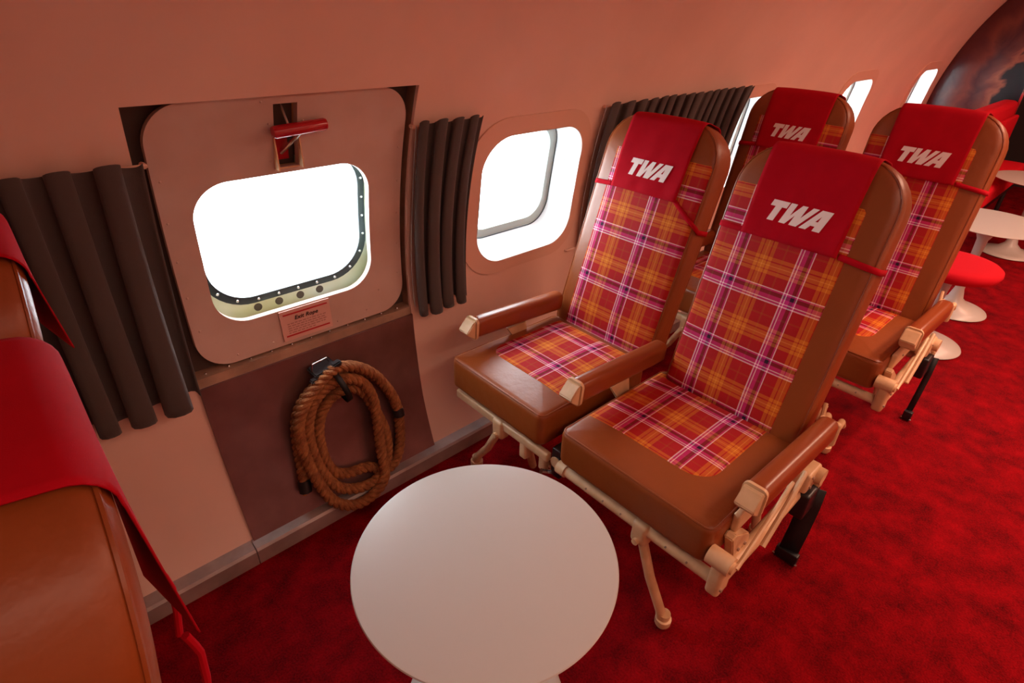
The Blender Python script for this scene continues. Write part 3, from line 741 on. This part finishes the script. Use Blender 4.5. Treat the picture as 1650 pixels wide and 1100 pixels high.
def make_seat(par, side, xoff, yc, hwc, xh, th, zh, hw, which):
    """side: +1 window (outer = +y), -1 aisle (outer = -y)"""
    # cushion: local a = y, b = depth from front, c = height
    x0 = xoff+.928; zt_ = .452
    cm = lambda a, b, c: Vector((x0+b, yc+a, zt_+c-.02*b))
    pc = Pillow(hwc, 0, .50, .117, .020, .03, .028, .010, cm)
    cu_ = obj('seat_cushion', pc.build(), 'leather', par, ang=50)
    inner, outer = (-side)*hwc, side*hwc
    lo = (-hwc+.004 if side > 0 else -hwc+.088); hi = (hwc-.050 if side > 0 else hwc-.004)
    if side > 0: hi = hwc-.052
    uo = .178-(-(.123)) if False else 0
    pl = obj('plaid_panel', pc.panel(lo, hi, .115, .47, .07, side, .142+.0, .0-.016, nb=50), 'plaid', cu_, ang=80); pl['label'] = 'plaid cloth insert'
    obj('piping', pc.piping(.006), 'leather', cu_)
    # back
    mp = seat_back_map(xh, yc+(-.012 if side < 0 else 0), zh, th)
    pb = Pillow(hw, -.055, .734, .115, .030, .125, .05, .012, mp)
    bk = obj('seat_back', pb.build(), 'leather', par, ang=50)
    lo = (-hw+.006 if side > 0 else -hw+.070); hi = (hw-.062 if side > 0 else hw-.003)
    pl = obj('plaid_panel', pb.panel(lo, hi, -.045, .615, 0, 0, .142, .03, nb=70), 'plaid', bk, ang=80); pl['label'] = 'plaid cloth insert'
    obj('piping', pb.piping(.007), 'leather', bk); obj('piping', pb.piping(.007, True), 'leather', bk)
    return mp, pb

def make_cover(label, mp, pb, th, side, sag, rear=.24, loose=False, w0=.132, w1=.128, center=0.0):
    org = mp(0, .66, 0)
    T_ = thing('headrest_cover', label, 'headrest cover', org, 'red headrest covers')
    top = pb.b1; re = pb.re; Tk = pb.T; G = .004
    def prof(q):
        """q = distance along the cloth from the front hem upward; returns (b,c,kind)"""
        L1 = top-re-.485
        if q <= L1: return .485+q, None
        q -= L1; La = PI/2*(re+G)
        if q <= La: t = q/(re+G); return top-re+(re+G)*math.sin(t), -re+(re+G)*math.cos(t)
        q -= La; Lt = Tk-2*re
        if q <= Lt: return top+G, -re-q
        q -= Lt
        if q <= La: t = q/(re+G); return top-re+(re+G)*math.cos(t), -Tk+re-(re+G)*math.sin(t)
        q -= La
        # hang vertically: drop q, gap grows
        return top-re-q*math.cos(th), -Tk-G-q*math.sin(th)*(1.0 if loose else .55)
    L = (top-re-.485)+PI*(re+G)+(Tk-2*re)+rear
    bm = bmesh.new(); nq, na = 70, 26; rows = []
    def cloth_c(a, b): return pb.fc(min(abs(a), .10)*(1 if a >= 0 else -1), min(b, top-re))+G
    for j in range(nq+1):
        q = L*j/nq; b, c = prof(q); f = min(q/.28, 1); hwid = w1+(w0-w1)*f
        if q > L-rear: hwid = w0-(.075*(q-(L-rear))/rear if loose else 0)
        row = []
        for i in range(na+1):
            u = -1+2*i/na; a = hwid*u+center
            bb = b; cc = c if c is not None else cloth_c(a, b)
            if c is None: cc += .0015*math.sin(u*9+b*20)*(1-f)+.0025*(1-f)*max(0, math.cos(u*PI*2.5))
            if c is not None and q < L-rear: bb -= .004*abs(u)**3*(1 if bb > top-re else 0)
            if loose and q > L-rear: cc += .013*u*(q-(L-rear))/rear
            row.append(bm.verts.new(mp(a, bb, cc)))
        rows.append(row)
    for A, Bq in zip(rows, rows[1:]):
        for i in range(na): bm.faces.new((A[i], A[i+1], Bq[i+1], Bq[i]))
    o = obj('cover_cloth', bm, 'redcloth', T_, ang=80); md = o.modifiers.new('s', 'SOLIDIFY'); md.thickness = .002; md.offset = 0
    l = obj('lettering', letters(lambda a, b: mp(a+center, b, cloth_c(a, b)+.0032)), 'letter', T_, smooth=False, recalc=False); l['label'] = 'white slanted TWA lettering'
    # strap loop round the back rest
    hw = pb.hw; sb = .492; pts = []
    g2 = .0035
    def P(a, b, c): pts.append((a, b, c))
    sgA = w1-.004
    for k in range(9):
        a = sgA+(hw-re-sgA)*k/8; P(a, 0, pb.front(min(hw-a, 1))+g2)
    for k in range(1, 7): t = PI/2*k/6; P(hw-re+(re+g2)*math.sin(t), 0, -re+(re+g2)*math.cos(t))
    P(hw+g2, 0, -Tk*.5)
    for k in range(0, 7): t = PI/2*k/6; P(hw-re+(re+g2)*math.cos(t), 0, -Tk+re-(re+g2)*math.sin(t))
    half = pts[:]
    for s_, sg in ((1, sag[0]), (-1, sag[1])):
        if loose: break
        bm = bmesh.new(); tot = len(half); prev = None; rowsx = []
        ext = half+[(0, 0, -Tk-g2-.012)]
        for k, (a, b, c) in enumerate(ext):
            fr = min(k/14, 1); bb = sb-sg*fr
            rowsx.append([bm.verts.new(mp(a*s_, bb+dz, c)) for dz in (-.008, .008)])
        for A, Bq in zip(rowsx, rowsx[1:]): bm.faces.new((A[0], A[1], Bq[1], Bq[0]))
        o = obj('strap', bm, 'redcloth', T_, ang=80); md = o.modifiers.new('s', 'SOLIDIFY'); md.thickness = .0035; md.offset = 0
    if loose:
        for s_ in ((-1, 1) if side < 0 else ()):
            b, c = prof(L); p = mp(s_*(w0-.076), b, c); bm = bmesh.new()
            tube(bm, [p+Vector((0, 0, .012)), p+Vector((.004, 0, -.01)), p+Vector((.006, -.004*s_, -.03)), p+Vector((.002, 0, -.07)), p+Vector((-.006, .004, -.12))], .0045, 8); obj('strap', bm, 'redcloth', T_)
    return T_

def armrest(par, xo, y, x0=1.0, x1=1.43, z=.513, rear=False, sup=True):
    tilt = math.radians(4.0); T = Matrix.Translation((xo+x1, y, z-.005)) @ Matrix.Rotation(tilt, 4, 'Y') @ Matrix.Translation((-x1, 0, -z))
    bm = bmesh.new(); rbox(bm, x0, x1, -.026, .026, z-.036, z+.034, .020, n=5, T=T); A = obj('armrest', bm, 'armleather', par, ang=60)
    # cream end cap: rim plate and wedge block
    bm = bmesh.new(); prism(bm, rrect(-.028, .028, z-.039, z+.036, .014, 4), 'x', x0-.004, x0+.005)
    for v in bm.verts: v.co = T @ v.co
    n0 = len(bm.verts)
    w_ = .0235
    prof = [(x0-.003, z+.030), (x0-.012, z+.029), (x0-.040, z-.004), (x0-.036, z-.012), (x0-.003, z-.036)]
    b2 = bmesh.new(); prism(b2, prof, 'y', -w_, w_)
    bmesh.ops.bevel(b2, geom=b2.edges[:], offset=.0025, segments=2, affect='EDGES')
    tmp = bpy.data.meshes.new('t'); 
    for v in b2.verts: v.co = T @ v.co
    b2.to_mesh(tmp); b2.free(); bm.from_mesh(tmp); bpy.data.meshes.remove(tmp)
    o = obj('end_cap', bm, 'cream', A, ang=30); o['label'] = 'cream metal end cap'
    if sup:
        bm = bmesh.new(); xs = xo+1.20
        prism(bm, [(xs-.035, z-.036), (xs+.05, z-.036), (xs+.075, z-.15), (xs+.045, z-.15)], 'y', y-.006, y+.006); obj('arm_bracket', bm, 'cream', A)
    if rear:
        bm = bmesh.new(); xe = xo+x1
        rbox(bm, xe-.012, xe+.006, y-.029, y+.029, z-.055, z+.02, .008, n=2)
        for dy in (-.018, .018): tube(bm, [(xe+.0, y+dy, z-.01), (xe+.035, y+dy, z+.004), (xe+.055, y+dy, z-.02)], .009, 10)
        tube(bm, [(xe-.005, y+.02, z-.005), (xe+.02, y+.03, z+.045), (xe+.03, y+.03, z+.03)], .006, 8)
        obj('arm_pivot', bm, 'cream', A)
    return A

def seat_pair(xo, label, ths, xhs, covers, loose=False, bw=1.0):
    P_ = thing('airline_seat_pair', label, 'airline seat', (xo+1.18, .80, 0), 'pairs of airliner seats')
    mpA, pbA = make_seat(P_, -1, xo, .553, .236, xhs[0], ths[0], .455-(.012 if loose else 0), .213, 'a')
    mpW, pbW = make_seat(P_, 1, xo, 1.066, .214, xhs[1], ths[1], .462-(.012 if loose else 0), .213, 'w')
    armrest(P_, xo, 1.265, x0=1.01, x1=1.43)
    armrest(P_, xo, .806, x0=1.00, x1=1.42, rear=False)
    armrest(P_, xo, .284, x0=1.00, x1=1.43, rear=True, sup=False)
    F = lambda x: x+xo
    # front tubes
    bm = bmesh.new(); tube(bm, [(F(.952), .300, .300), (F(.952), .775, .300)], .0165, 16)
    tube(bm, [(F(.952), .765, .300), (F(.952), .795, .300)], .021, 16)
    obj('front_rail', bm, 'cream', P_)
    bm = bmesh.new(); rbox(bm, F(.940), F(.962), .835, 1.27, .288, .318, .006, n=2); obj('front_rail', bm, 'cream', P_)
    bm = bmesh.new(); tube(bm, [(F(1.40), .300, .300), (F(1.40), 1.27, .300)], .0165, 16); obj('rear_rail', bm, 'cream', P_)
    # side spreaders
    for y in (.288, .812, 1.262):
        bm = bmesh.new(); tube(bm, [(F(.95), y, .300), (F(1.2), y, .295), (F(1.46), y, .31)], .018, 14); obj('side_rail', bm, 'cream', P_)
    # black box between the seats
    bm = bmesh.new(); rbox(bm, F(.955), F(1.30), .795, .832, .24, .345, .006, n=2); obj('centre_box', bm, 'blackp', P_)
    bm = bmesh.new(); tube(bm, [(F(.93), .845, .255), (F(1.03), .80, .21)], .010, 10); obj('recline_cylinder', bm, 'steel', P_)
    # aisle side mechanism
    mm = bmesh.new(); tube(mm, [(F(.945), .262, .375), (F(.945), .318, .375)], .024, 18); tube(mm, [(F(.945), .256, .375), (F(.945), .262, .375)], .015, 14)
    rbox(mm, F(.925), F(.980), .268, .302, .272, .372, .010, n=2)
    obj('pivot_bracket', mm, 'cream', P_)
    bm = bmesh.new(); prism(bm, [(F(1.03), .31), (F(1.11), .31), (F(1.10), .345), (F(1.01), .405), (F(.995), .395)], 'y', .292, .316); bmesh.ops.bevel(bm, geom=bm.edges[:], offset=.003, segments=2, affect='EDGES'); obj('side_plate', bm, 'cream', P_)
    bm = bmesh.new(); tube(bm, [(F(.955), .256, .368), (F(1.12), .262, .432), (F(1.20), .266, .470)], .0055, 8); tube(bm, [(F(1.10), .256, .328), (F(1.20), .258, .41), (F(1.27), .262, .462)], .007, 8); obj('link_rod', bm, 'cream', P_)
    bm = bmesh.new(); rbox(bm, F(1.02), F(1.25), .300, .318, .395, .450, .006, n=3); obj('side_plate', bm, 'cream', P_)
    bm = bmesh.new(); tube(bm, [(F(1.41), .245, .365), (F(1.41), .315, .365)], .024, 18); rbox(bm, F(1.35), F(1.43), .262, .305, .325, .392, .008, n=2); tube(bm, [(F(1.435), .250, .318), (F(1.435), .275, .318)], .014, 12); obj('pivot_bracket', bm, 'cream', P_)
    bm = bmesh.new(); rbox(bm, F(1.36), F(1.44), .248, .292, .228, .318, .008, n=2); obj('recline_box', bm, 'blackp', P_)
    bm = bmesh.new()
    for x, y, z in ((.935, .2675, .30), (.968, .2675, .335), (1.045, .2915, .330), (1.08, .2915, .325), (1.37, .2615, .345), (1.37, .2615, .378), (1.10, .2995, .425), (1.20, .2995, .425)):
        tube(bm, [(F(x), y-.004, z), (F(x), y+.001, z)], .0045, 8)
    for y in (.36, .42, .56, .62, .68): tube(bm, [(F(.9345), y, .306), (F(.939), y, .306)], .0028, 8)
    tag(obj('screw_heads', bm, 'jamb', P_), kind='stuff')
    # legs (front aisle, front window, rear aisle, rear window)
    def leg(pts, top):
        bm = bmesh.new(); tube(bm, pts, [.0135]*len(pts), 14)
        f = Vector(pts[-1]); tube(bm, [f+Vector((0, 0, .048)), f+Vector((0, 0, .030)), f+Vector((0, 0, .028)), f+Vector((0, 0, .010)), f+Vector((0, 0, .0))], [.0165, .0165, .022, .022, .017], 16)
        L_ = obj('leg', bm, 'cream', P_)
        bm = bmesh.new(); t = Vector(top); rbox(bm, t.x-.020, t.x+.020, t.y-.024, t.y+.024, t.z-.052, t.z+.020, .012, n=2)
        tube(bm, [(t.x-.030, t.y, t.z-.036), (t.x+.024, t.y, t.z-.036)], .009, 12); obj('leg_bracket', bm, 'cream', L_)
    leg([(F(.950), .492, .262), (F(.952), .450, .150), (F(.955), .400, .055), (F(.962), .390, .001)], (F(.952), .498, .300))
    leg([(F(.950), 1.060, .262), (F(.955), 1.120, .150), (F(.965), 1.190, .055), (F(.972), 1.200, .001)], (F(.952), 1.052, .300))
    leg([(F(1.402), .395, .285), (F(1.425), .385, .15), (F(1.448), .372, .001)], (F(1.400), .395, .300))
    leg([(F(1.402), 1.16, .285), (F(1.41), 1.17, .15), (F(1.42), 1.18, .001)], (F(1.400), 1.16, .300))
    # diagonal brace under the window seat
    bm = bmesh.new(); tube(bm, [(F(.965), .945, .285), (F(1.04), .995, .14), (F(1.12), 1.06, .012)], .0135, 12); rbox(bm, F(.94), F(.972), .925, .955, .235, .300, .008, n=2); obj('brace', bm, 'cream', P_)
    bm = bmesh.new(); rbox(bm, F(.955), F(.978), .855, .885, .225, .300, .008, n=2); tube(bm, [(F(.968), .868, .255), (F(1.02), .84, .20)], .009, 10); obj('brace', bm, 'cream', P_)
    # lap belt hanging at the aisle side
    bm = bmesh.new(); rows = []
    for p, q in (((1.445, .232, .300), (1.428, .285, .300)), ((1.455, .232, .22), (1.438, .284, .22)), ((1.452, .234, .12), (1.435, .286, .12)), ((1.435, .236, .03), (1.418, .288, .03))):
        q = tuple(p[i]+(q[i]-p[i])*bw for i in range(3)); rows.append([bm.verts.new((F(p[0]), p[1], p[2])), bm.verts.new((F(q[0]), q[1], q[2]))])
    for A, Bq in zip(rows, rows[1:]): bm.faces.new((A[0], A[1], Bq[1], Bq[0]))
    bl = obj('lap_belt', bm, 'belt', P_); md = bl.modifiers.new('s', 'SOLIDIFY'); md.thickness = .003
    bm = bmesh.new(); rbox(bm, F(1.415), F(1.437), .228, .236+.058*bw, .004, .045, .004, n=2); obj('buckle', bm, 'blackp', bl)
    bm = bmesh.new(); tube(bm, [(F(1.418), .224, .012), (F(1.418), .238+.060*bw, .012)], .003, 8); obj('buckle_pin', bm, 'steel', bl)
    cov = []
    for k, (mp, pb, th, sd) in enumerate(((mpA, pbA, ths[0], -1), (mpW, pbW, ths[1], 1))):
        sag = ((0, .012), (.006, .075))[k]
        make_cover(covers[k], mp, pb, th, sd, sag, loose=loose, rear=(.265, .15)[k] if loose else .24, center=(.006, -.004)[k])
    return P_

seat_pair(0, 'nearest complete pair of tan leather and plaid airliner seats beside the foreground table', (.29, .315), (1.370, 1.425),
          ('red TWA headrest cover on the nearest aisle seat, largest lettering', 'red TWA headrest cover on the nearest window seat beside the bright window'))
seat_pair(1.07, 'second pair of plaid airliner seats behind the first pair', (.20, .25), (2.445, 2.462),
          ('red TWA headrest cover on the second-row aisle seat', 'red TWA headrest cover on the second-row window seat in shade'), bw=.4)
seat_pair(-1.635, 'pair of tan airliner seats at the left edge seen from behind and above', (.15, .16), (-.228, -.230),
          ('red headrest cover at bottom left draping over the near seat back', 'red headrest cover at the left edge on the seat beside the wide curtain'), loose=True)
